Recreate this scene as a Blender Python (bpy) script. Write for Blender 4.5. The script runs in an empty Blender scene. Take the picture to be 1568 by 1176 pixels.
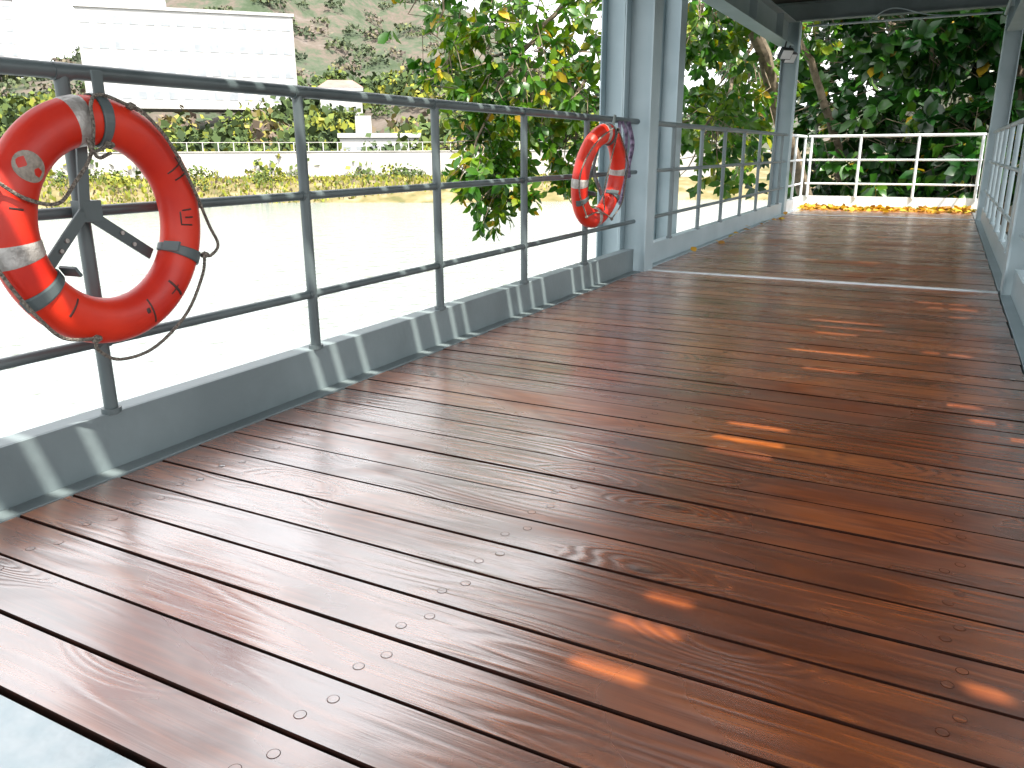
import bpy, math, random
import numpy as np
from mathutils import Vector, Matrix, Euler
random.seed(4); rng=np.random.default_rng(7)
S=bpy.context.scene
S.view_settings.view_transform='Standard'
try: S.view_settings.look='None'
except Exception: pass

# ---------------------------------------------------------------- helpers
def link(o,parent=None):
    bpy.context.collection.objects.link(o)
    if parent: o.parent=parent
    return o
def empty(name):
    e=bpy.data.objects.new(name,None); e.empty_display_size=.2; return link(e)
class MB:
    def __init__(s): s.v=[]; s.f=[]
    def box(s,x0,x1,y0,y1,z0,z1):
        b=len(s.v)
        s.v+=[(x0,y0,z0),(x1,y0,z0),(x1,y1,z0),(x0,y1,z0),(x0,y0,z1),(x1,y0,z1),(x1,y1,z1),(x0,y1,z1)]
        s.f+=[tuple(b+i for i in q) for q in ((0,3,2,1),(4,5,6,7),(0,1,5,4),(1,2,6,5),(2,3,7,6),(3,0,4,7))]
    def obox(s,c,ax,ay,az):
        b=len(s.v); c=Vector(c);ax=Vector(ax);ay=Vector(ay);az=Vector(az)
        for k in (-1,1):
            for i,j in ((-1,-1),(1,-1),(1,1),(-1,1)):
                s.v.append(tuple(c+ax*i+ay*j+az*k))
        s.f+=[tuple(b+i for i in q) for q in ((0,3,2,1),(4,5,6,7),(0,1,5,4),(1,2,6,5),(2,3,7,6),(3,0,4,7))]
    def tube(s,pts,rad,n=10,cap=True):
        pts=[Vector(p) for p in pts]
        if not hasattr(rad,'__len__'): rad=[rad]*len(pts)
        b=len(s.v); prev=None
        for i,p in enumerate(pts):
            t=(pts[min(i+1,len(pts)-1)]-pts[max(i-1,0)]).normalized()
            if prev is None:
                a=Vector((0,0,1)) if abs(t.z)<.9 else Vector((1,0,0))
                e1=t.cross(a).normalized()
            else:
                e1=(prev-t*prev.dot(t)).normalized()
            prev=e1; e2=t.cross(e1)
            for k in range(n):
                an=2*math.pi*k/n
                s.v.append(tuple(p+(e1*math.cos(an)+e2*math.sin(an))*rad[i]))
        for i in range(len(pts)-1):
            for k in range(n):
                k2=(k+1)%n
                s.f.append((b+i*n+k,b+i*n+k2,b+(i+1)*n+k2,b+(i+1)*n+k))
        if cap:
            s.f.append(tuple(b+k for k in range(n))[::-1])
            s.f.append(tuple(b+(len(pts)-1)*n+k for k in range(n)))
    def obj(s,name,mat,parent=None,smooth=False,bevel=0):
        me=bpy.data.meshes.new(name); me.from_pydata(s.v,[],s.f); me.update()
        if mat: me.materials.append(mat)
        if smooth:
            me.polygons.foreach_set('use_smooth',[True]*len(me.polygons))
            try: me.set_sharp_from_angle(angle=math.radians(40))
            except Exception: pass
        o=bpy.data.objects.new(name,me); link(o,parent)
        if bevel:
            m=o.modifiers.new('b','BEVEL'); m.width=bevel; m.segments=2; m.limit_method='ANGLE'
        return o
def spline(pts,n=8):
    P=[Vector(p) for p in pts]; P=[P[0]*2-P[1]]+P+[P[-1]*2-P[-2]]
    out=[]
    for i in range(1,len(P)-2):
        for k in range(n):
            t=k/n
            out.append(.5*((2*P[i])+(P[i+1]-P[i-1])*t+(2*P[i-1]-5*P[i]+4*P[i+1]-P[i+2])*t*t+(3*P[i]-P[i-1]-3*P[i+1]+P[i+2])*t**3))
    out.append(P[-2]); return out

def nm(name):
    m=bpy.data.materials.new(name); m.use_nodes=True
    nt=m.node_tree; b=nt.nodes['Principled BSDF']; return m,nt,b
def N(nt,t,**k):
    n=nt.nodes.new(t)
    for a,v in k.items(): setattr(n,a,v)
    return n
def ramp(nt,stops,fac=None):
    r=nt.nodes.new('ShaderNodeValToRGB'); e=r.color_ramp.elements
    while len(e)<len(stops): e.new(.5)
    for x,(p,c) in zip(e,stops):
        x.position=p; x.color=(*c,1) if len(c)==3 else c
    if fac is not None: nt.links.new(fac,r.inputs[0])
    return r
def noisy(name,c1,c2,scale=6,rough=(.4,.6),metal=0,bump=0,bscale=60,detail=4,coat=0):
    m,nt,b=nm(name); L=nt.links.new
    tc=N(nt,'ShaderNodeTexCoord'); n=N(nt,'ShaderNodeTexNoise'); n.inputs['Scale'].default_value=scale; n.inputs['Detail'].default_value=detail
    L(tc.outputs['Object'],n.inputs['Vector'])
    r=ramp(nt,[(.35,c1),(.65,c2)],n.outputs['Fac']); L(r.outputs[0],b.inputs['Base Color'])
    mr=N(nt,'ShaderNodeMapRange'); mr.inputs[3].default_value=rough[0]; mr.inputs[4].default_value=rough[1]
    L(n.outputs['Fac'],mr.inputs[0]); L(mr.outputs[0],b.inputs['Roughness'])
    if bump:
        n2=N(nt,'ShaderNodeTexNoise'); n2.inputs['Scale'].default_value=bscale; L(tc.outputs['Object'],n2.inputs['Vector'])
        bp=N(nt,'ShaderNodeBump'); bp.inputs['Strength'].default_value=bump; bp.inputs['Distance'].default_value=.01
        L(n2.outputs['Fac'],bp.inputs['Height']); L(bp.outputs[0],b.inputs['Normal'])
    b.inputs['Metallic'].default_value=metal; b.inputs['Coat Weight'].default_value=coat
    return m

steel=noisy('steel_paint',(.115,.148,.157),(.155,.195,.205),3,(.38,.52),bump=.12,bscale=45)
steel_t=noisy('steel_backlit',(.05,.068,.072),(.085,.11,.115),4,(.3,.5))  # backlit darkness of the rail tubes put into the base colour
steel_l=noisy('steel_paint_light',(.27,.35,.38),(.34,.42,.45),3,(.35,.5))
steel_d=noisy('steel_paint_dark',(.02,.026,.028),(.035,.044,.046),3,(.5,.65))
whitep=noisy('white_paint',(.55,.60,.62),(.70,.74,.76),4,(.35,.5))
plate_m=noisy('pale_steel_plate',(.55,.66,.70),(.74,.80,.82),9,(.2,.4),bump=.25,bscale=25)
ringm=noisy('ring_red',(.44,.010,.002),(.60,.024,.004),5,(.36,.52),bump=.08,bscale=30)
tape=noisy('silver_tape',(.26,.245,.23),(.46,.44,.42),30,(.3,.5),metal=.3,bump=.3,bscale=80)
ink=noisy('black_ink',(.02,.008,.006),(.05,.014,.01),20,(.4,.6))
sticker=noisy('sticker',(.18,.15,.12),(.30,.26,.22),90,(.4,.6))
rope_m=noisy('rope',(.07,.06,.05),(.24,.215,.18),140,(.8,.9),bump=1,bscale=180)
bark=noisy('bark',(.07,.055,.035),(.19,.15,.10),9,(.8,.95),bump=.8,bscale=20)
rooftop=noisy('upper_deck_boards',(.025,.02,.016),(.045,.036,.03),5,(.7,.9))
edgem=noisy('board_edge',(.012,.004,.002),(.03,.008,.004),20,(.7,.85))
edgem.node_tree.nodes['Principled BSDF'].inputs['Specular IOR Level'].default_value=.15

# ---- varnished wood
def wood(name):
    m,nt,b=nm(name); L=nt.links.new
    geo=N(nt,'ShaderNodeTexCoord'); at=N(nt,'ShaderNodeAttribute',attribute_name='rnd')
    sx=N(nt,'ShaderNodeSeparateXYZ'); L(geo.outputs['Object'],sx.inputs[0])
    def math_(op,a,bb=None,c=None):
        n=N(nt,'ShaderNodeMath',operation=op)
        for i,v in enumerate((a,bb,c)):
            if v is None: continue
            if isinstance(v,(int,float)): n.inputs[i].default_value=v
            else: L(v,n.inputs[i])
        return n.outputs[0]
    off=math_('MULTIPLY',at.outputs['Fac'],37.0)
    X=math_('ADD',sx.outputs[0],off)
    comb=N(nt,'ShaderNodeCombineXYZ'); L(X,comb.inputs[0]); L(sx.outputs[1],comb.inputs[1]); L(off,comb.inputs[2])
    def mapped(sc):
        n=N(nt,'ShaderNodeMapping'); n.inputs['Scale'].default_value=sc; L(comb.outputs[0],n.inputs[0]); return n.outputs[0]
    vo=N(nt,'ShaderNodeTexVoronoi'); vo.inputs['Scale'].default_value=1; L(mapped((1.7,4.5,1)),vo.inputs['Vector']); vo.inputs['Randomness'].default_value=1
    kd=vo.outputs['Distance']
    knot=N(nt,'ShaderNodeMapRange'); L(kd,knot.inputs[0]); knot.inputs[1].default_value=.02; knot.inputs[2].default_value=.085; knot.inputs[3].default_value=.85; knot.inputs[4].default_value=0
    n1=N(nt,'ShaderNodeTexNoise'); n1.inputs['Scale'].default_value=1; n1.inputs['Detail'].default_value=2; L(mapped((.8,7,1)),n1.inputs['Vector'])
    kd2=N(nt,'ShaderNodeMapRange'); L(kd,kd2.inputs[0]); kd2.inputs[1].default_value=0; kd2.inputs[2].default_value=.35; kd2.inputs[3].default_value=.45; kd2.inputs[4].default_value=0
    g=math_('ADD',n1.outputs['Fac'],kd2.outputs[0])
    bands=math_('MULTIPLY_ADD',math_('SINE',math_('MULTIPLY',g,74.0)),.5,.5)
    n2=N(nt,'ShaderNodeTexNoise'); n2.inputs['Scale'].default_value=1; n2.inputs['Detail'].default_value=3; n2.inputs['Roughness'].default_value=.65; L(mapped((3,110,1)),n2.inputs['Vector'])
    n3=N(nt,'ShaderNodeTexNoise'); n3.inputs['Scale'].default_value=1; n3.inputs['Detail'].default_value=3; L(mapped((1.6,4,1)),n3.inputs['Vector'])
    n4=N(nt,'ShaderNodeTexNoise'); n4.inputs['Scale'].default_value=1.7; n4.inputs['Detail'].default_value=4; n4.inputs['Distortion'].default_value=.6
    mp4=N(nt,'ShaderNodeMapping'); mp4.inputs['Scale'].default_value=(.7,1.6,1); L(geo.outputs['Object'],mp4.inputs[0]); L(mp4.outputs[0],n4.inputs['Vector'])
    t=math_('ADD',math_('MULTIPLY',bands,.13),math_('ADD',math_('MULTIPLY',n2.outputs['Fac'],.45),math_('MULTIPLY',n3.outputs['Fac'],.46)))
    t=math_('ADD',t,math_('MULTIPLY_ADD',at.outputs['Fac'],.14,-.03))
    r=ramp(nt,[(.25,(.05,.010,.003)),(.5,(.16,.034,.005)),(.66,(.29,.070,.009)),(.9,(.46,.14,.02))],t)
    mx=N(nt,'ShaderNodeMix',data_type='RGBA'); L(knot.outputs[0],mx.inputs[0]); L(r.outputs[0],mx.inputs[6]); mx.inputs[7].default_value=(.04,.010,.004,1)
    L(mx.outputs[2],b.inputs['Base Color'])
    b.inputs['Roughness'].default_value=.4
    b.inputs['Specular IOR Level'].default_value=.3
    cw=N(nt,'ShaderNodeMapRange'); L(n4.outputs['Fac'],cw.inputs[0]); cw.inputs[1].default_value=.30; cw.inputs[2].default_value=.46; cw.inputs[3].default_value=.35; cw.inputs[4].default_value=1
    L(cw.outputs[0],b.inputs['Coat Weight']); b.inputs['Coat IOR'].default_value=3.7
    cr=N(nt,'ShaderNodeMapRange'); L(n4.outputs['Fac'],cr.inputs[0]); cr.inputs[1].default_value=.35; cr.inputs[2].default_value=.68; cr.inputs[3].default_value=.33; cr.inputs[4].default_value=.17
    L(cr.outputs[0],b.inputs['Coat Roughness'])
    h=math_('ADD',math_('ADD',math_('MULTIPLY',bands,.40),math_('MULTIPLY',n2.outputs['Fac'],.55)),math_('ADD',math_('MULTIPLY',n3.outputs['Fac'],.9),math_('MULTIPLY',knot.outputs[0],.9)))
    bp=N(nt,'ShaderNodeBump'); bp.inputs['Strength'].default_value=.45; bp.inputs['Distance'].default_value=.003; L(h,bp.inputs['Height'])
    L(bp.outputs[0],b.inputs['Coat Normal'])
    return m
woodm=wood('varnished_boards')

# ---------------------------------------------------------------- wooden deck
XL,XR=-2.018,.385
P=.1465
def boards(name,y0,y1,parent):
    v=[];f=[];rn=[];info=[];mi=[]
    prof0=[(-.0700,-.028),(-.0700,-.0030),(-.0692,-.0010),(-.0680,0),(.0680,0),(.0692,-.0010),(.0700,-.0030),(.0700,-.028)]
    n=int(round((y1-y0)/P)); pp=(y1-y0)/n
    for i in range(n):
        yc=y0+pp*(i+.5); z=random.uniform(-.001,.001); tw=random.uniform(-.006,.006)
        x0=XL+random.uniform(-.006,.004); x1=XR+random.uniform(-.004,.004)
        b=len(v); m=len(prof0)
        xs=[x0,x0+.003]+[x0+(x1-x0)*k/6 for k in range(1,6)]+[x1-.003,x1]
        bow=random.uniform(-.001,.001)
        for k,x in enumerate(xs):
            tt=(x-x0)/(x1-x0)
            for (py,pz) in prof0:
                e=-.002 if k in(0,len(xs)-1) and pz>-.01 else 0
                v.append((x,yc+py+bow*math.sin(tt*math.pi*1.3),z+pz+e+py*tw))
        r=random.random(); rn+=[r]*(len(v)-b); info.append((yc,z,tw,r))
        for k in range(len(xs)-1):
            for q in range(m):
                q2=(q+1)%m
                f.append((b+k*m+q,b+(k+1)*m+q,b+(k+1)*m+q2,b+k*m+q2)); mi.append(0 if q==3 else 1)
        f.append(tuple(b+q for q in range(m))); f.append(tuple(b+(len(xs)-1)*m+q for q in range(m))[::-1]); mi+=[1,1]
    me=bpy.data.meshes.new(name); me.from_pydata(v,[],f); me.update()
    a=me.attributes.new('rnd','FLOAT','POINT'); a.data.foreach_set('value',rn)
    me.materials.append(woodm); me.materials.append(edgem)
    me.polygons.foreach_set('material_index',mi)
    o=bpy.data.objects.new(name,me); link(o,parent); return info
deck=empty('wooden_deck')
plugs=MB(); holes=MB(); prn=[]
for (a,b_) in ((.64,6.03),(6.09,12.42),(12.48,14.02)):
    info=boards('boards',a,b_,deck)
    if a<7:
        for (yc,z,tw,r) in info:
            for xx in (-1.80,-.83,.12):
                for s in (-1,1):
                    px=xx+s*.014+random.uniform(-.006,.006); dy=s*.026+random.uniform(-.004,.004); py=yc+dy
                    zz=z+dy*tw
                    rr=.0112
                    b0=len(holes.v); b1=len(plugs.v)
                    for k in range(16):
                        an=k*math.tau/16
                        holes.v.append((px+rr*math.cos(an),py+rr*math.sin(an),zz+.0003))
                        plugs.v.append((px+rr*.87*math.cos(an),py+rr*.87*math.sin(an),zz+.0006)); prn.append((r+.13*s)%1)
                    holes.f.append(tuple(range(b0,b0+16))); plugs.f.append(tuple(range(b1,b1+16)))
groove=noisy('plug_rim',(.03,.008,.004),(.07,.016,.006),30,(.3,.5))
holes.obj('plug_rims',groove,deck); o=plugs.obj('plugs',woodm,deck)
a=o.data.attributes.new('rnd','FLOAT','POINT'); a.data.foreach_set('value',prn)
j=MB()
for yy in np.arange(.9,14,1.07): j.box(-2.0,.37,yy,yy+.06,-.12,-.034)
for xx in (-1.8,-.83,.12): j.box(xx-.04,xx+.04,.6,14,-.11,-.031)
j.obj('joists',steel_d,deck)
u=MB(); u.box(-2.06,.4,-2.9,14.1,-.22,-.20); u.obj('under_tray',steel_d,deck)

st=MB(); st.box(-2.018,.385,6.034,6.086,-.03,.006); st.box(-2.018,.385,12.424,12.476,-.03,.006)
st.obj('expansion_joint',whitep,None,bevel=.002)
pl=MB(); pl.box(-2.018,.385,-2.9,.628,-.03,.002); pl.obj('steel_floor_plate',plate_m,None,bevel=.002)

# ---------------------------------------------------------------- edge channels + railings
def railing_y(name,X,sgn,posts,segs,mat,mt):
    e=empty(name)
    c=MB()
    for a,b_ in segs:
        c.box(min(X,X+sgn*.008),max(X,X+sgn*.008),a,b_,-.24,.17)
        c.box(min(X+sgn*.009,X+sgn*.068),max(X+sgn*.009,X+sgn*.068),a,b_,-.03,.004)
        c.box(min(X-sgn*.07,X-sgn*.001),max(X-sgn*.07,X-sgn*.001),a,b_,.160,.170)
    c.obj('edge_channel',mat,e,bevel=.0015)
    t=MB()
    for a,b_ in segs:
        t.tube([(X,a,1.11),(X,b_,1.11)],.021,14)
        for z in (.748,.382): t.tube([(X,a,z),(X,b_,z)],.0155,12)
    for y in posts:
        t.tube([(X,y,.165),(X,y,1.10)],.0195,12)
        for z in (.748,.382,1.108):
            t.tube([(X,y-.024,z),(X,y+.024,z)],.0185 if z<1 else .0235,12)
        t.tube([(X,y,.17),(X,y,.185)],.028,12)
    t.obj('tubes',mt,e,smooth=True)
    return e
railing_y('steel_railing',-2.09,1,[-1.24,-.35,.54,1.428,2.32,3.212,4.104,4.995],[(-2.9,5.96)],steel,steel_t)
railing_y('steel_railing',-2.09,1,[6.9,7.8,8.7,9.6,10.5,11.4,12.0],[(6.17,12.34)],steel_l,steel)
railing_y('steel_railing',-2.09,1,[13.2,14.06],[(12.56,14.1)],whitep,whitep)
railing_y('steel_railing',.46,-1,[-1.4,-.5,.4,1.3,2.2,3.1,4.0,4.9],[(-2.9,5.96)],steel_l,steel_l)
railing_y('steel_railing',.46,-1,[6.9,7.8,8.7,9.6,10.5,11.4],[(6.17,12.34)],steel_l,steel_l)
railing_y('steel_railing',.46,-1,[13.2,14.06],[(12.56,14.1)],whitep,whitep)
e=empty('end_railing')
t=MB()
for z,rr in ((1.11,.022),(.748,.0155),(.382,.0155)): t.tube([(-2.05,14.13,z),(.43,14.13,z)],rr,12)
for x in (-1.27,-.45,.40,-2.0): t.tube([(x,14.13,.17),(x,14.13,1.1)],.021,12)
t.obj('tubes',whitep,e,smooth=True)
t=MB(); t.box(-2.09,.46,14.14,14.15,-.24,.19); t.box(-2.02,.39,14.07,14.138,-.03,.004); t.obj('kick_channel',whitep,e)

# ---------------------------------------------------------------- columns and beams
def hcol(name,x,y,z0,z1,dx=.26,dy=.2,mat=steel_l,base=None):
    m=MB(); tf=.012
    m.box(x-dx/2,x-dx/2+tf,y-dy/2,y+dy/2,z0,z1); m.box(x+dx/2-tf,x+dx/2,y-dy/2,y+dy/2,z0,z1)
    m.box(x-dx/2+tf+.0005,x+dx/2-tf-.0005,y-.005,y+.005,z0,z1)
    if base is not None:
        m.box(x-dx/2-.03,x+dx/2+.03,y-dy/2-.03,y+dy/2+.03,base,base+.014)
    return m.obj(name,mat,None,bevel=.0015)
hcol('steel_column',-2.10,6.06,-.3,2.9,.22,.2,steel_l,-.03)
hcol('steel_column',-2.16,12.45,-4,2.6,.22,.2,steel_l)
hcol('steel_column',.50,6.06,-.3,2.6,.2,.2,steel_l)
hcol('steel_column',.50,12.45,-4,2.6,.2,.2,steel_l)
hcol('steel_column',.50,-.34,-.3,2.6,.2,.2,steel_l)
hcol('steel_column',-2.16,-.34,-.3,2.27,.22,.2,steel_l)
hcol('pier_column',-2.52,6.62,-5,4.6,.2,.2,steel_l)
hcol('pier_column',-2.50,8.07,-5,4.6,.2,.2,steel_l)
canopy=empty('upper_deck_canopy')
m=MB()
def ibeam_y(m,x,y0,y1,z0,z1,w):
    m.box(x-w/2,x+w/2,y0,y1,z0,z0+.014); m.box(x-w/2,x+w/2,y0,y1,z1-.014,z1); m.box(x-.006,x+.006,y0,y1,z0+.0145,z1-.0145)
    y=y0+.5
    while y<y1: m.box(x-w/2+.01,x-.0065,y,y+.01,z0+.0145,z1-.0145); m.box(x+.0065,x+w/2-.01,y,y+.01,z0+.0145,z1-.0145); y+=1.6
def ibeam_x(m,y,x0,x1,z0,z1,w):
    m.box(x0,x1,y-w/2,y+w/2,z0,z0+.014); m.box(x0,x1,y-w/2,y+w/2,z1-.014,z1); m.box(x0,x1,y-.006,y+.006,z0+.0145,z1-.0145)
ibeam_y(m,-2.2,-2.9,5.95,2.28,2.60,.2); ibeam_y(m,-2.2,6.17,12.33,2.28,2.60,.2)
ibeam_y(m,.50,-2.9,5.95,2.3,2.6,.16); ibeam_y(m,.50,6.17,12.33,2.3,2.6,.16)
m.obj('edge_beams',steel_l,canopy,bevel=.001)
m=MB()
for yy in (-.34,2.86,6.06,9.25,12.45): ibeam_x(m,yy,-2.6,2.2,2.605,2.84,.16)
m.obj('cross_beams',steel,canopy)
m=MB(); m.tube([(.38,-2.9,2.5),(.38,12.3,2.5)],.02,8); m.tube([(-1.95,12.3,2.52),(.35,12.3,2.52)],.014,8)
m.tube(spline([(-1.2,12.3,2.52),(-.9,12.28,2.66),(-.5,12.3,2.56),(-.2,12.3,2.52)]),.008,6)
m.obj('conduits',steel_l,canopy,smooth=True)
m=MB(); Z0=2.85
kx,ky=.5*Z0,.3*Z0
left_g=[1.05,1.20,1.345,2.30,2.445,2.59,3.0,3.15,3.30,3.45,3.60,3.9,4.05,4.2,4.35,4.8,4.95,5.1,5.25,.5,.65]  # wanted sun streak positions; roof slots are shaped to let light land there
floor_g=[(2.66,-.56,-.36),(2.51,-.57,-.35),(2.36,-.56,-.36),(1.465,-.45,-.35),(1.32,-.48,-.34),(1.17,-.5,-.36),(1.40,.14,.21),
 (4.60,-.58,-.2),(4.46,-.52,-.19),(4.31,-.5,-.3),(3.85,-.56,-.2),(3.7,-.56,-.19),(3.55,-.45,-.22),(3.2,.08,.22),(3.05,.18,.3),(4.05,.0,.2),(5.0,.05,.2),(5.3,.0,.25),(5.45,-.1,.2),(2.9,.25,.37),(2.6,.3,.38),(1.85,.3,.38),(7.3,-1.0,-.4),(8.2,-.9,-.5),(9.5,-.8,-.4)]
W=.04
rows={}
def add(y,x0,x1): rows.setdefault(int(round(y/W)),[]).append((x0,x1))
for y in left_g: add(y-.3*(Z0-.17)-.03,-2.09+.5*(Z0-1.16),-2.02+.5*(Z0-.0))
for y,a,b_ in floor_g: add(y-ky,a+kx,b_+kx)
ys=sorted(rows); yprev=-3.2
xa,xb=-2.6,2.4  # unseen roof stretched past the right rail to keep sun off the deck
for key in ys:
    y=key*W; yy=yprev
    while yy<y-W/2-1e-4:
        y2=min(yy+.14,y-W/2); m.box(xa,xb,yy,y2-.0005,Z0,Z0+.010); yy=y2
    iv=sorted(rows[key]); cur=xa
    for a,b_ in iv:
        if a>cur: m.box(cur,a,y-W/2,y+W/2,Z0,Z0+.010)
        cur=max(cur,b_)
    m.box(cur,xb,y-W/2,y+W/2,Z0,Z0+.010)
    yprev=y+W/2
yy=yprev
while yy<12.55: m.box(xa,xb,yy,min(yy+.1395,12.6),Z0,Z0+.010); yy+=.14
m.obj('boards',rooftop,canopy)

fl=empty('floodlight')
for k,(yy,dz) in enumerate(((11.75,0),(12.05,-.02))):
    a=MB(); c=Vector((-2.10,yy,2.13+dz)); fwd=Vector((.6,-.55,-.55)).normalized(); sd=fwd.cross(Vector((0,0,1))).normalized(); up=sd.cross(fwd)
    a.obox(c,sd*.09,up*.07,fwd*.03); a.obox(c-fwd*.045,sd*.06,up*.05,fwd*.014)
    a.tube([c-fwd*.05,c+Vector((0,0,.15))],.012,8); a.obj('housing',steel_d,fl,bevel=.005)
    g=MB(); g.obox(c+fwd*.033,sd*.078,up*.058,fwd*.002); g.obj('lens',whitep,fl)

# ---------------------------------------------------------------- life rings
def lifering(C,tilt,yaw,detail=True,rotm=0):
    C=Vector(C); M=Matrix.Rotation(yaw,3,'Z')@Matrix.Rotation(tilt,3,'Y')@Matrix.Rotation(rotm,3,'X')
    R,a,b_=.262,.062,.048
    def pt(th,ph,off=0):
        rr=R+(a+off)*math.cos(ph)
        p=Vector(((b_+off)*math.sin(ph),rr*math.cos(th),rr*math.sin(th)))
        return C+M@p
    def loc(y,z,x): return C+M@Vector((x,y,z))
    par=empty('life_ring')
    v=[];f=[];n1,n2=96,28
    for i in range(n1):
        for k in range(n2): v.append(tuple(pt(i*math.tau/n1,k*math.tau/n2)))
    for i in range(n1):
        for k in range(n2):
            i2=(i+1)%n1;k2=(k+1)%n2
            f.append((i*n2+k,i2*n2+k,i2*n2+k2,i*n2+k2))
    mb=MB(); mb.v=v; mb.f=f; mb.obj('ring_body',ringm,par,smooth=True)
    def patch(mb,t0,t1,p0,p1,off,n=8,m=24):
        b0=len(mb.v)
        for i in range(n+1):
            for k in range(m+1):
                edge=0 if (0<i<n) else -.0015
                mb.v.append(tuple(pt(t0+(t1-t0)*i/n,p0+(p1-p0)*k/m,off+edge)))
        for i in range(n):
            for k in range(m):
                q=b0+i*(m+1)+k; mb.f.append((q,q+m+1,q+m+2,q+1))
    D=math.radians
    tp=MB()
    for th in (100,192,282,12) if not detail else (101,191):
        patch(tp,D(th-5),D(th+5),0,math.tau,.0018)
    tp.obj('reflective_tape',tape,par,smooth=True)
    if detail:
        mk=MB()
        for (t0,t1,p0,p1) in ((31.5,32.8,30,120),(27,37,70,75),(25,26.2,60,110),
            (-6,-4.8,92,125),(-1,.2,88,112),(4,5.2,90,118),(-5,4,122,126),
            (-50,-48,60,120),(-55,-46,88,92),(-73,-71.5,55,125),(-77,-74,90,104),
            (168,169.2,60,90),(230,231.5,70,120)):
            patch(mk,D(t0),D(t1),D(p0),D(p1),.0012,3,10)
        mk.obj('lettering',ink,par,smooth=True)
        sk=MB(); n=24
        sk.v.append(tuple(pt(D(146),D(86),.0022)))
        for i in range(n): sk.v.append(tuple(pt(D(146)+D(7.6)*math.cos(i*math.tau/n),D(86)+D(40)*math.sin(i*math.tau/n),.0016)))
        for i in range(n): sk.f.append((0,1+i,1+(i+1)%n))
        sk.obj('sticker',sticker,par,smooth=True)
    F=b_+.010
    if detail:
        ropes=[[(.105,.30,F*.6),(.12,.285,F),(.19,.215,F+.005),(.265,.09,F),(.335,-.03,F-.02),(.375,-.095,F-.03),(.345,-.125,F-.035),(.315,-.12,F-.03)],
               [(.315,-.12,F-.03),(.285,-.18,F-.02),(.215,-.285,F-.03),(.10,-.365,F-.05),(-.02,-.372,F-.05),(-.10,-.325,F-.03),(-.115,-.29,F-.01)],
               [(-.115,-.29,F-.01),(-.19,-.275,F-.03),(-.25,-.22,F-.02),(-.31,-.12,F-.03),(-.35,0,F-.05),(-.345,.08,F-.03),(-.316,.124,F-.01)],
               [(-.316,.124,F-.01),(-.255,.078,F+.003),(-.173,.062,F),(-.10,.11,F-.02),(-.055,.17,F-.01),(-.045,.24,F+.005),(-.03,.30,F-.01),(.02,.325,F-.03),(.105,.30,F*.6)],
               [(.0,.20,F),(-.05,.185,F),(-.07,.215,F+.01),(-.05,.17,F+.012),(.0,.18,F)]]
    else:
        ropes=[[(.02,.30,F),(.12,.24,F),(.27,.12,F),(.335,.0,F-.02),(.30,-.14,F),(.19,-.25,F)],
               [(.19,-.25,F),(.06,-.22,F),(-.08,-.22,F),(-.19,-.25,F)],[(-.19,-.25,F),(-.32,-.1,F-.02),(-.33,.05,F-.02),(-.24,.2,F),(-.05,.30,F)],
               [(.02,.3,F),(.0,.1,F),(.03,-.08,F-.02),(.05,-.2,F)]]
    rp=MB()
    for q in ropes:
        pts=[loc(*p) for p in spline(q,8)]
        rp.tube(pts,.0048,7)
        kp=Vector(pts[0])
        rp.tube([kp+Vector((0,-.012,.0)),kp,kp+Vector((0,.012,.0))],[.007,.0115,.007],8)
    rp.obj('grab_rope',rope_m,par,smooth=True)
    br=MB(); nx=M@Vector((1,0,0))
    for (y,z) in ((.0,.20),(-.165,-.115),(.18,-.105)):
        p0=loc(-.02,.03,-.045); p1=loc(y,z,-.045); d=(p1-p0); sd=nx.cross(d).normalized()
        br.obox((p0+p1)/2,d/2,sd*.016,nx*.0035)
    for th in (86,214,-24):
        thr=D(th); wth=D(3.4); lo=D(10) if th!=86 else D(-30)
        patch(br,thr-wth,thr+wth,lo,D(200),.006)
        patch(br,thr-wth,thr+wth,lo,D(200),.0025)
        if th==86:
            p=pt(thr,D(20),.01); br.obox(p+Vector((0,0,.02)),(M@Vector((.003,0,0))),(M@Vector((0,.016,0))),(M@Vector((0,0,.035))))
        else:
            p=pt(thr,D(165),.012); rd=(M@Vector((0,math.cos(thr),math.sin(thr)))); tn=(M@Vector((0,-math.sin(thr),math.cos(thr))))
            br.obox(p+nx*.03,rd*.004,tn*.014,nx*.03)
    br.obox(loc(0,.03,-.06),(M@Vector((.02,0,0))),(0,.03,0),(0,0,.028))
    br.obj('bracket',steel_t,par,bevel=.0008)
    bl=MB()
    for (y,z) in ((-.09,-.04),(.085,-.035),(.12,-.07),(-.11,-.065)):
        p=loc(y,z,-.04); bl.tube([p,p+(M@Vector((.004,0,0)))],.006,10)
    bl.obj('bolts',tape,par)
lifering((-1.985,1.418,.722),.0,math.radians(4),True)
lifering((-1.955,4.89,.745),math.radians(8),math.radians(-4),False,math.radians(-6))
sp=MB()
sp.tube(spline([(-2.06,5.55,1.1),(-2.03,5.57,1.0),(-2.04,5.56,.8),(-2.05,5.6,.62),(-2.04,5.5,.55),(-2.05,5.52,.8),(-2.06,5.5,1.1)]),.012,6)
sp.tube(spline([(-2.06,5.68,1.1),(-2.03,5.70,.95),(-2.04,5.66,.8),(-2.05,5.7,.72)]),.016,6)
sp.obj('hanging_strap',noisy('strap',(.03,.02,.05),(.22,.17,.26),30,(.7,.9)),None,smooth=True)

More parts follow.
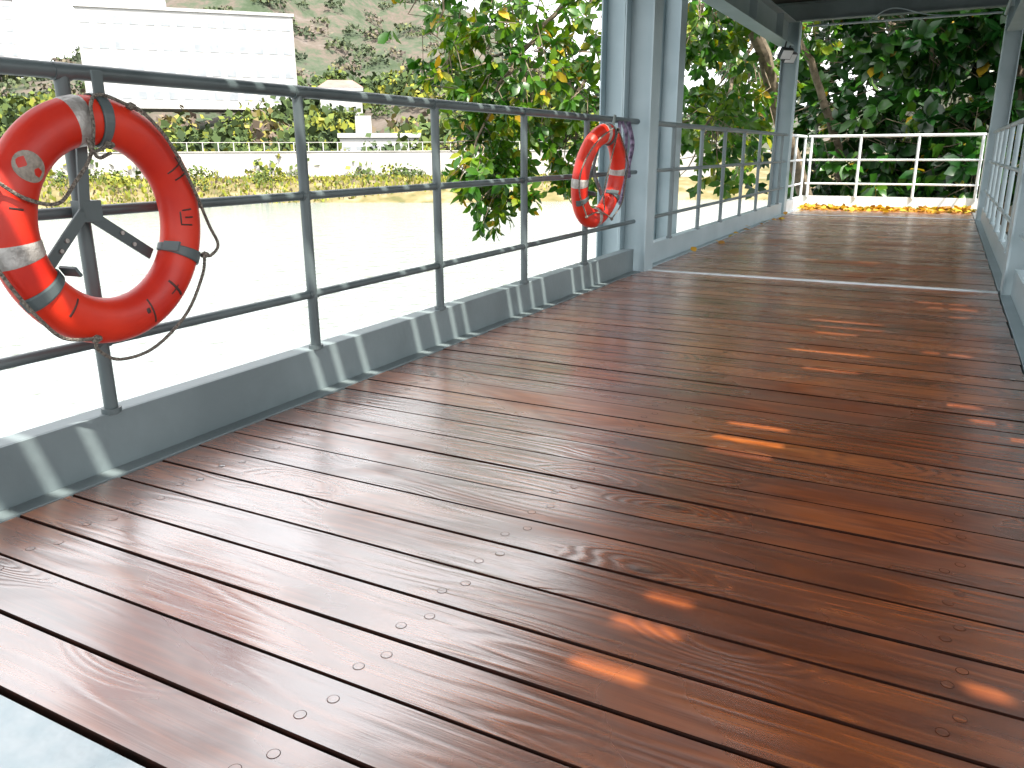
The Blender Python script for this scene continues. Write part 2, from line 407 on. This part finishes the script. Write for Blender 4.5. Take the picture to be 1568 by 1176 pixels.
# ---------------------------------------------------------------- leaves / trees
LV=np.array([(0,0,0),(0,.33,.03),(0,.68,.02),(0,1,-.06),(-.19,.30,.075),(.19,.30,.075),(-.20,.66,.065),(.20,.66,.065)])
LF=[(0,1,4),(0,5,1),(4,1,2,6),(1,5,7,2),(6,2,3),(2,7,3)]
QV=np.array([(0,0,0),(-.3,.45,.08),(0,1,0),(.3,.5,.05)]); QF=[(0,3,2,1)]
def leafmat(name,cols,rough=.32,trans=.35):
    m,nt,b=nm(name); L=nt.links.new
    at=N(nt,'ShaderNodeAttribute',attribute_name='rnd')
    r=ramp(nt,cols,at.outputs['Fac'])
    L(r.outputs[0],b.inputs['Base Color']); b.inputs['Roughness'].default_value=rough
    if trans:
        tr=N(nt,'ShaderNodeBsdfTranslucent')
        mul=N(nt,'ShaderNodeMix',data_type='RGBA',blend_type='MULTIPLY'); mul.inputs[0].default_value=1; L(r.outputs[0],mul.inputs[6]); mul.inputs[7].default_value=(1.0,1.0,.35,1)
        L(mul.outputs[2],tr.inputs[0])
        mx=N(nt,'ShaderNodeMixShader'); mx.inputs[0].default_value=trans
        L(b.outputs[0],mx.inputs[1]); L(tr.outputs[0],mx.inputs[2]); L(mx.outputs[0],nt.nodes['Material Output'].inputs[0])
    else:
        b.inputs['Specular IOR Level'].default_value=.1
    return m
def leaf_mesh(name,pos,dirs,nrm,length,width,rnd,mat,parent=None,T=LV,F=LF):
    n=len(pos); k=len(T)
    d=dirs/np.linalg.norm(dirs,axis=1,keepdims=True)
    s=np.cross(d,nrm); s/= (np.linalg.norm(s,axis=1,keepdims=True)+1e-9); u_=np.cross(s,d)
    V=(pos[:,None,:]+ (T[None,:,0:1]*s[:,None,:])*(length*width)[:,None,None] + T[None,:,1:2]*d[:,None,:]*length[:,None,None]+T[None,:,2:3]*u_[:,None,:]*length[:,None,None])
    V=V.reshape(-1,3)
    me=bpy.data.meshes.new(name)
    base=np.concatenate([np.array(q) for q in F]); sizes=np.array([len(q) for q in F])
    lp=(base[None,:]+k*np.arange(n)[:,None]).ravel()
    tot=np.tile(sizes,n); starts=np.concatenate([[0],np.cumsum(tot)[:-1]])
    me.vertices.add(len(V)); me.vertices.foreach_set('co',V.ravel().astype(np.float32))
    me.loops.add(len(lp)); me.loops.foreach_set('vertex_index',lp.astype(np.int32))
    me.polygons.add(len(tot)); me.polygons.foreach_set('loop_start',starts.astype(np.int32)); me.polygons.foreach_set('loop_total',tot.astype(np.int32))
    me.update(calc_edges=True); me.validate()
    a=me.attributes.new('rnd','FLOAT','POINT'); a.data.foreach_set('value',np.repeat(rnd,k).astype(np.float32))
    me.materials.append(mat)
    o=bpy.data.objects.new(name,me); return link(o,parent)
def unit(v): return v/ (np.linalg.norm(v,axis=-1,keepdims=True)+1e-9)
def tree(name,ells,limbs,leaf_len,mat,per=8,droop=.2,twig=True,wid=1.15):
    par=empty(name)
    P_=[];D_=[];Nn=[];Ln=[];Rn=[]
    tb=MB()
    for (c,r,cnt) in ells:
        c=np.array(c);r=np.array(r)
        q=unit(rng.normal(size=(cnt,3))); rad=rng.uniform(.35,1,(cnt,1))**.6
        pc=c+q*r*rad*(1+.18*rng.normal(size=(cnt,1)))
        ax=unit(q*.8+rng.normal(size=(cnt,3))*.45+np.array([0,0,.15-droop]))
        br=rng.uniform(0,1,cnt)
        for i in range(cnt):
            k=rng.integers(per-3,per+3)
            a=ax[i]; e1=unit(np.cross(a,[.3,.5,.8])); e2=np.cross(a,e1)
            an=np.arange(k)*2.4+rng.uniform(0,6); til=np.radians(rng.uniform(30,85,k))
            dd=(np.cos(til)[:,None]*a+np.sin(til)[:,None]*(np.cos(an)[:,None]*e1+np.sin(an)[:,None]*e2))
            dd=unit(dd+np.array([0,0,-droop])+rng.normal(size=(k,3))*.12)
            nn=unit(a+np.array([0,0,.7])+rng.normal(size=(k,3))*.3)
            P_.append(pc[i]+a*rng.uniform(-.35,.1,(k,1))*leaf_len+dd*.02); D_.append(dd); Nn.append(nn)
            Ln.append(leaf_len*rng.uniform(.6,1.15,k)); Rn.append(np.clip(br[i]*.6+rng.uniform(0,.4,k)+(rng.random(k)<.035)*.5,0,1))
            if twig and rng.random()<.5:
                p0=pc[i]; p1=p0-a*rng.uniform(.25,.6); p2=p1+(c-p1)*.35+np.array([0,0,.1])
                tb.tube([tuple(p0),tuple(p1),tuple(p2)],[.004,.007,.011],4,cap=False)
    leaf_mesh('foliage',np.vstack(P_),np.vstack(D_),np.vstack(Nn),np.concatenate(Ln),rng.uniform(.85,1.15,sum(map(len,Ln)))*wid,np.concatenate(Rn),mat,par)
    for pts,r0,r1 in limbs:
        sp_=spline(pts,6); n=len(sp_)
        sp_=[p+Vector(rng.normal(size=3)*.02) for p in sp_]
        tb.tube(sp_,[r0+(r1-r0)*i/(n-1) for i in range(n)],9)
    tb.obj('trunk_and_branches',bark,par,smooth=True)
    return par
lm1=leafmat('leaf_green',[(0,(.010,.055,.004)),(.4,(.032,.12,.006)),(.7,(.095,.19,.009)),(.9,(.25,.26,.012)),(1,(.45,.27,.02))],.35,.4)
lm2=leafmat('leaf_dark',[(0,(.003,.022,.004)),(.5,(.010,.055,.007)),(.8,(.034,.12,.010)),(.97,(.10,.19,.012)),(1,(.40,.27,.02))],.28,.25)
tree('overhanging_fig_tree',[
 ((-4.95,8.5,3.2),(1.1,1.0,1.1),105),((-4.5,8.9,1.75),(.85,.9,1.0),150),((-5.0,8.6,.75),(.42,.5,.75),65),((-4.7,8.8,.45),(.42,.45,.5),42),((-5.35,8.5,2.0),(.45,.6,.7),34),
 ((-5.9,8.2,3.0),(.9,.6,.4),26),((-4.05,9.5,1.0),(.55,.6,.9),62),((-3.7,9.7,2.8),(.9,.9,1.2),90)],
 [([(-2.0,15.8,-.6),(-2.7,13.9,2.0),(-3.1,12.2,3.6),(-3.8,10.6,4.0),(-4.6,9.2,3.8),(-5.6,8.3,3.7)],.13,.03),
  ([(-3.9,10.6,3.9),(-4.3,9.5,2.6),(-4.7,8.8,1.8),(-5.0,8.5,.9)],.04,.012),
  ([(-3.5,12.0,3.4),(-3.6,10.8,2.4),(-4.0,9.6,1.8),(-4.1,9.4,.9)],.04,.012),
  ([(-4.6,9.2,3.8),(-5.2,8.6,3.0),(-5.4,8.4,2.2)],.03,.01)],.17,lm1,9,.35)
tree('fig_tree',[
 ((-3.3,11.8,2.9),(.9,1.2,1.1),110),((-3.2,12.6,1.1),(.7,1.2,.9),90),((-3.1,14.2,2.4),(.9,1.2,1.8),160),((-2.6,15.6,3.6),(1.2,.9,1.4),120)],
 [([(-1.7,17.3,-.6),(-2.0,16.8,1.2),(-2.5,15.6,2.6),(-3.1,13.4,3.4),(-3.5,11.2,3.4)],.09,.03),([(-2.9,14.4,3.0),(-3.1,13.0,1.8),(-3.3,12.0,1.0)],.04,.012)],.2,lm1,9,.25)
tree('rubber_tree',[
 ((-1.5,16.6,.9),(1.3,.8,1.2),115),((.4,16.4,.8),(1.1,.7,1.1),95),((1.9,16.2,1.6),(1.0,.8,1.6),80),((-.6,16.8,2.7),(1.5,.8,1.0),110),((1.1,16.2,3.3),(1.3,.9,.9),85),
 ((-1.8,16.4,3.9),(1.3,.9,.9),80),((.2,15.9,4.3),(1.6,1.0,.7),100),((3.6,16,3),(1.5,1,2.4),80),((0,19.0,2.4),(5,.8,4.2),600),((.5,20.5,4.5),(6,.8,4.5),480)],
 [([(.9,17.6,-.6),(.85,17.5,1.0),(.8,17.3,2.4),(.4,16.9,3.8),(-.3,16.4,4.8)],.22,.08),([(.85,17.4,1.6),(1.5,16.9,2.6),(2.2,16.4,3.6)],.12,.04),
  ([(.8,17.3,2.4),(-.3,16.9,2.9),(-1.5,16.6,3.6)],.09,.03),([(1.0,17.5,3.5),(1.02,17.2,1.6),(1.0,17.2,-.5)],.02,.02),([(1.2,17.4,3.5),(1.22,17.1,1.6),(1.25,17.2,-.5)],.02,.02)],.33,lm2,9,.3,wid=1.25)

litm=leafmat('litter',[(0,(.22,.09,.01)),(.4,(.48,.24,.012)),(.8,(.6,.38,.02)),(1,(.25,.27,.03))],.6,.2)
n=800; x=rng.uniform(-2.0,.38,n); y=14.05-np.abs(rng.normal(size=n))*.2
hump=.5+.5*np.sin(x*4.1)*np.sin(x*1.7+1)
z=.01+rng.uniform(0,1,n)*.05*hump*np.exp(-(14.05-y)*3)
d=rng.normal(size=(n,3))*np.array([1,1,.25]); nn=rng.normal(size=(n,3))*.4+np.array([0,0,1])
leaf_mesh('fallen_leaves',np.stack([x,y,z],1),d,nn,rng.uniform(.06,.12,n),rng.uniform(1.6,2.2,n),rng.random(n),litm)
n=16; x=-2.0+np.abs(rng.normal(size=n))*.05; y=rng.uniform(7.3,12.3,n)
leaf_mesh('scattered_leaves',np.stack([x,y,np.full(n,.012)],1),rng.normal(size=(n,3))*np.array([1,1,.2]),rng.normal(size=(n,3))*.3+np.array([0,0,1]),rng.uniform(.04,.09,n),rng.uniform(1.6,2.2,n),rng.random(n),litm)

# ---------------------------------------------------------------- terrain, water
def vnoise(x,y,s,seed):
    r=np.random.default_rng(seed); G=r.random((64,64))
    u=(x*s)%64; v=(y*s)%64; i=np.floor(u).astype(int); j=np.floor(v).astype(int); a=u-i; b=v-j; a=a*a*(3-2*a); b=b*b*(3-2*b)
    i2=(i+1)%64; j2=(j+1)%64; i%=64; j%=64
    return G[i,j]*(1-a)*(1-b)+G[i2,j]*a*(1-b)+G[i,j2]*(1-a)*b+G[i2,j2]*a*b
WZ=-4.0
def grid_mesh(name,X,Y,Z,mat):
    a,b_=X.shape; V=np.stack([X.ravel(),Y.ravel(),Z.ravel()],1)
    i,j=np.meshgrid(np.arange(a-1),np.arange(b_-1),indexing='ij'); q=(i*b_+j).ravel()
    F=np.stack([q,q+b_,q+b_+1,q+1],1)
    me=bpy.data.meshes.new(name); me.from_pydata(V.tolist(),[],F.tolist()); me.update(); me.materials.append(mat)
    me.polygons.foreach_set('use_smooth',[True]*len(me.polygons))
    return link(bpy.data.objects.new(name,me))
def smooth(e0,e1,x): t=np.clip((x-e0)/(e1-e0),0,1); return t*t*(3-2*t)
def hfar(d,az):
    x=-d*np.sin(az); y=d*np.cos(az)
    n=vnoise(x,y,.012,1)*.6+vnoise(x,y,.04,2)*.28+vnoise(x,y,.11,3)*.12
    shore=84+3*np.sin(az*9)
    z=WZ-1+ smooth(shore-3,shore+9,d)*2.9
    z=z+smooth(118,430,d)*(66*(.72+.5*n)*(1-.6*smooth(math.radians(43),math.radians(60),az))*(.25+.75*smooth(math.radians(20),math.radians(34),az)))
    z=z+smooth(100,180,d)*(n-.4)*16*smooth(100,140,d)
    return z
az=np.radians(np.linspace(-60,100,300)); dd=np.concatenate([np.linspace(76,120,30),np.linspace(122,460,90),np.linspace(470,900,15)])
Dg,Ag=np.meshgrid(dd,az,indexing='ij'); Zg=hfar(Dg,Ag)
def hillmat():
    m,nt,b=nm('hillside'); L=nt.links.new
    tc=N(nt,'ShaderNodeTexCoord'); sx=N(nt,'ShaderNodeSeparateXYZ'); L(tc.outputs['Object'],sx.inputs[0])
    n1=N(nt,'ShaderNodeTexNoise'); n1.inputs['Scale'].default_value=.06; n1.inputs['Detail'].default_value=8; n1.inputs['Roughness'].default_value=.8; L(tc.outputs['Object'],n1.inputs['Vector'])
    r=ramp(nt,[(.40,(.036,.052,.030)),(.48,(.055,.068,.046)),(.55,(.086,.072,.060)),(.66,(.115,.10,.09))],n1.outputs['Fac'])  # paled, greyed colours carry the distance haze
    n2=N(nt,'ShaderNodeTexNoise'); n2.inputs['Scale'].default_value=.5; n2.inputs['Detail'].default_value=6; L(tc.outputs['Object'],n2.inputs['Vector'])
    r2=ramp(nt,[(.35,(.08,.08,.033)),(.5,(.145,.12,.058)),(.65,(.20,.17,.11))],n2.outputs['Fac'])
    mr=N(nt,'ShaderNodeMapRange'); L(sx.outputs[2],mr.inputs[0]); mr.inputs[1].default_value=-1.5; mr.inputs[2].default_value=2
    mx=N(nt,'ShaderNodeMix',data_type='RGBA'); L(mr.outputs[0],mx.inputs[0]); L(r2.outputs[0],mx.inputs[6]); L(r.outputs[0],mx.inputs[7])
    L(mx.outputs[2],b.inputs['Base Color']); b.inputs['Roughness'].default_value=.95; b.inputs['Specular IOR Level'].default_value=.1
    return m
hm=hillmat()
grid_mesh('far_hillside',-Dg*np.sin(Ag),Dg*np.cos(Ag),Zg,hm)
gx,gy=np.meshgrid(np.linspace(-14,74,110),np.linspace(-30,74,130),indexing='ij')
sh=1.4-3.6*smooth(14.5,17.5,gy)
mask=smooth(-1.0,1.0,gx-sh)
zz=-5+mask*4.3+vnoise(gx,gy,.5,5)*.2
zz+=smooth(20,50,gy)*10*mask
grid_mesh('ground',gx,gy,zz,noisy('earth',(.015,.02,.01),(.03,.03,.015),1.5,(.9,1)))
m,nt,b=nm('water'); L=nt.links.new
tc=N(nt,'ShaderNodeTexCoord'); n1=N(nt,'ShaderNodeTexNoise'); mp=N(nt,'ShaderNodeMapping'); mp.inputs['Scale'].default_value=(1.2,1.2,1); mp.inputs['Rotation'].default_value=(0,0,.7)
L(tc.outputs['Object'],mp.inputs[0]); L(mp.outputs[0],n1.inputs['Vector']); n1.inputs['Scale'].default_value=1.6; n1.inputs['Detail'].default_value=4
bp=N(nt,'ShaderNodeBump'); bp.inputs['Strength'].default_value=.6; bp.inputs['Distance'].default_value=.15; L(n1.outputs['Fac'],bp.inputs['Height']); L(bp.outputs[0],b.inputs['Normal'])
b.inputs['Base Color'].default_value=(.168,.198,.20,1); b.inputs['Roughness'].default_value=.13
w=MB(); w.v=[(-3000,-3000,WZ),(3000,-3000,WZ),(3000,3000,WZ),(-3000,3000,WZ)]; w.f=[(0,1,2,3)]; w.obj('water',m)

def bushes(name,items,mat,q=140):
    P_=[];D_=[];Nn=[];Ln=[];Rn=[]
    for (c,r,base,lf) in items:
        k=q; o=unit(rng.normal(size=(k,3))); o[:,2]=np.abs(o[:,2])*1.0-.15
        lump=1+.25*np.sin(o[:,0:1]*5+c[0])*np.cos(o[:,1:2]*4+c[1])
        pos=np.array(c)+o*np.array(r)*rng.uniform(.55,1.05,(k,1))*lump
        P_.append(pos); D_.append(rng.normal(size=(k,3))+o*.3); Nn.append(unit(o+rng.normal(size=(k,3))*.5)); Ln.append(rng.uniform(.7,1.3,k)*lf); Rn.append(np.clip(base+rng.normal(size=k)*.09,0,1))
    return leaf_mesh(name,np.vstack(P_),np.vstack(D_),np.vstack(Nn),np.concatenate(Ln),np.full(sum(map(len,Ln)),1.5),np.concatenate(Rn),mat,None,QV,QF)
farleaf=leafmat('far_leaf',[(0,(.034,.052,.026)),(.3,(.055,.084,.030)),(.5,(.09,.12,.032)),(.7,(.19,.20,.024)),(.85,(.19,.165,.05)),(1,(.115,.09,.075))],.9,0)
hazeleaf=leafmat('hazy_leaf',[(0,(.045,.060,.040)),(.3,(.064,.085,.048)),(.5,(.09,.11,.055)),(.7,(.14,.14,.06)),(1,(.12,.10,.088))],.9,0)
items=[]
for _ in range(440):
    a=math.radians(rng.uniform(16,66)); d_=rng.uniform(112,260)
    z=float(hfar(np.array(d_),np.array(a))); s=rng.uniform(1.8,4.2)*(.8+d_/400)
    if 42<math.degrees(a)<56 and 165<d_<235: continue
    items.append(((-d_*math.sin(a),d_*math.cos(a),z+s*.4),(s,s,s*1.0),rng.choice([.1,.25,.4,.5,.66,.95],p=[.2,.25,.18,.15,.14,.08]),s*.28))
bushes('distant_trees',items,farleaf,130)
items=[]
for _ in range(520):
    a=math.radians(rng.uniform(22,68)); d_=rng.uniform(240,440)
    z=float(hfar(np.array(d_),np.array(a))); s=rng.uniform(2.0,5)
    items.append(((-d_*math.sin(a),d_*math.cos(a),z+s*.2),(s,s,s*.6),rng.choice([.1,.3,.45,.95],p=[.2,.35,.2,.25]),s*.3))
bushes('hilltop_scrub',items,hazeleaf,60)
items=[]
for _ in range(170):
    a=math.radians(rng.uniform(26,66)); front=rng.random()<.38; d_=rng.uniform(92,101) if front else rng.uniform(104,110)
    z=float(hfar(np.array(d_),np.array(a))); s=rng.uniform(.5,1.5) if front else rng.uniform(2,3.2)
    items.append(((-d_*math.sin(a),d_*math.cos(a),z+s*.3),(s*1.2,s*1.2,s),rng.choice([.3,.45,.62,.74],p=[.25,.3,.25,.2]),s*.25))
bushes('bank_shrubs',items,farleaf,90)
n=6000; a=np.radians(rng.uniform(22,68,n)); d_=rng.uniform(86,100,n); z=hfar(d_,a)
leaf_mesh('bank_grass',np.stack([-d_*np.sin(a),d_*np.cos(a),z],1),rng.normal(size=(n,3))*.4+np.array([0,0,1]),rng.normal(size=(n,3)),rng.uniform(.3,.7,n),np.full(n,1.0),np.clip(rng.normal(size=n)*.16+.72,0,1),farleaf,None,QV,QF)
wallm=noisy('pale_concrete',(.32,.315,.30),(.42,.41,.395),.4,(.8,.9))
w=MB()
A=np.radians(np.linspace(14,70,60))
for a0,a1 in zip(A[:-1],A[1:]):
    d_=102.5; p=Vector((-d_*math.sin(a0),d_*math.cos(a0),0)); q=Vector((-d_*math.sin(a1),d_*math.cos(a1),0)); t=(q-p); nrm=Vector((-t.y,t.x,0)).normalized()
    w.obox((p+q)/2+Vector((0,0,-.6)),t/2*.995,nrm*.2,(0,0,1.6)); w.obox((p+q)/2+Vector((0,0,1.05)),t/2*.995,nrm*.3,(0,0,.05))
    w.obox(p+Vector((0,0,1.6)),t.normalized()*.05,nrm*.05,(0,0,.5)); w.obox((p+q)/2+Vector((0,0,2.1)),t/2,nrm*.03,(0,0,.03))
w.obj('promenade_wall',wallm)
glass=noisy('window_glass',(.19,.21,.23),(.26,.28,.30),.5,(.3,.4))
bw=noisy('white_render',(.33,.33,.33),(.39,.39,.39),.2,(.8,.9))
redr=noisy('red_roof',(.18,.10,.085),(.23,.14,.115),.5,(.8,.9))
def building(name,azd,d_,wid,dep,z0,z1,floors,bays,roof=None):
    par=empty(name); a=math.radians(azd); c=Vector((-d_*math.sin(a),d_*math.cos(a),0)); fw=Vector((math.sin(a),-math.cos(a),0)); sd=Vector((fw.y,-fw.x,0))
    b=MB(); b.obox(c+Vector((0,0,(z0+z1)/2)),sd*wid/2,fw*dep/2,(0,0,(z1-z0)/2)); b.obox(c+Vector((0,0,z1+.3)),sd*(wid/2+.3),fw*(dep/2+.3),(0,0,.3))
    if not roof: b.obox(c+sd*wid*.2+Vector((0,0,z1+1.8)),sd*wid*.1,fw*dep*.2,(0,0,1.2))
    b.obj('walls',bw,par)
    g=MB(); fh=(z1-z0)/floors
    for i in range(floors):
        for k in range(bays):
            x=-wid/2+wid*(k+.5)/bays
            g.obox(c+fw*(dep/2+.02)+sd*x+Vector((0,0,z0+fh*(i+.55))),sd*wid/bays*.3,fw*.05,(0,0,fh*.16))
    g.obj('windows',glass,par)
    if roof:
        r=MB(); b0=c+Vector((0,0,z1+.6)); q=[b0+sd*wid*.55+fw*dep*.55,b0-sd*wid*.55+fw*dep*.55,b0-sd*wid*.55-fw*dep*.55,b0+sd*wid*.55-fw*dep*.55,b0+sd*wid*.3+Vector((0,0,wid*.2)),b0-sd*wid*.3+Vector((0,0,wid*.2))]
        r.v=[tuple(x) for x in q]; r.f=[(0,1,5,4),(1,2,5),(2,3,4,5),(3,0,4),(0,3,2,1)]; r.obj('roof',redr,par)
building('white_apartment_building',48.2,200,42,16,10,29,4,14)
building('white_apartment_building',60.5,300,30,16,24,44,6,9)
building('red_roofed_house',39.2,172,8,7,8,12.5,2,4,True)
building('waterside_pavilion',36.8,122,11,6,-1,2.9,1,6)

# ---------------------------------------------------------------- light, sky, camera
world=bpy.data.worlds.new('World'); S.world=world; world.use_nodes=True
nt=world.node_tree; bg=nt.nodes['Background']; sky=nt.nodes.new('ShaderNodeTexSky'); sky.sky_type='NISHITA'; sky.sun_disc=False
to_sun=Vector((.5,-.3,1)).normalized()
sky.sun_elevation=math.asin(to_sun.z); sky.sun_rotation=math.atan2(to_sun.x,to_sun.y)
sky.air_density=1.0; sky.dust_density=6.0; sky.ozone_density=1.0; sky.altitude=0
hs=nt.nodes.new('ShaderNodeHueSaturation'); hs.inputs['Saturation'].default_value=.3
hz=nt.nodes.new('ShaderNodeMix'); hz.data_type='RGBA'; hz.inputs[0].default_value=.6; hz.inputs[7].default_value=(5.8,5.85,5.9,1)
nt.links.new(sky.outputs[0],hs.inputs['Color']); nt.links.new(hs.outputs[0],hz.inputs[6]); nt.links.new(hz.outputs[2],bg.inputs[0]); bg.inputs[1].default_value=.6
sun=bpy.data.lights.new('sun','SUN'); sun.energy=12; sun.angle=math.radians(.5); sun.color=(1,.93,.82)
so=bpy.data.objects.new('sun',sun); link(so); so.rotation_euler=to_sun.to_track_quat('Z','Y').to_euler()
cam=bpy.data.cameras.new('camera'); cam.lens=28.1; cam.sensor_width=36; cam.clip_start=.02; cam.clip_end=6000
co=bpy.data.objects.new('camera',cam); link(co); co.location=(0,0,.9)
R=Euler((math.radians(90-16.2),0,math.radians(27.9))).to_matrix()@Matrix.Rotation(math.radians(-.3),3,'Z')
co.rotation_euler=R.to_euler(); S.camera=co
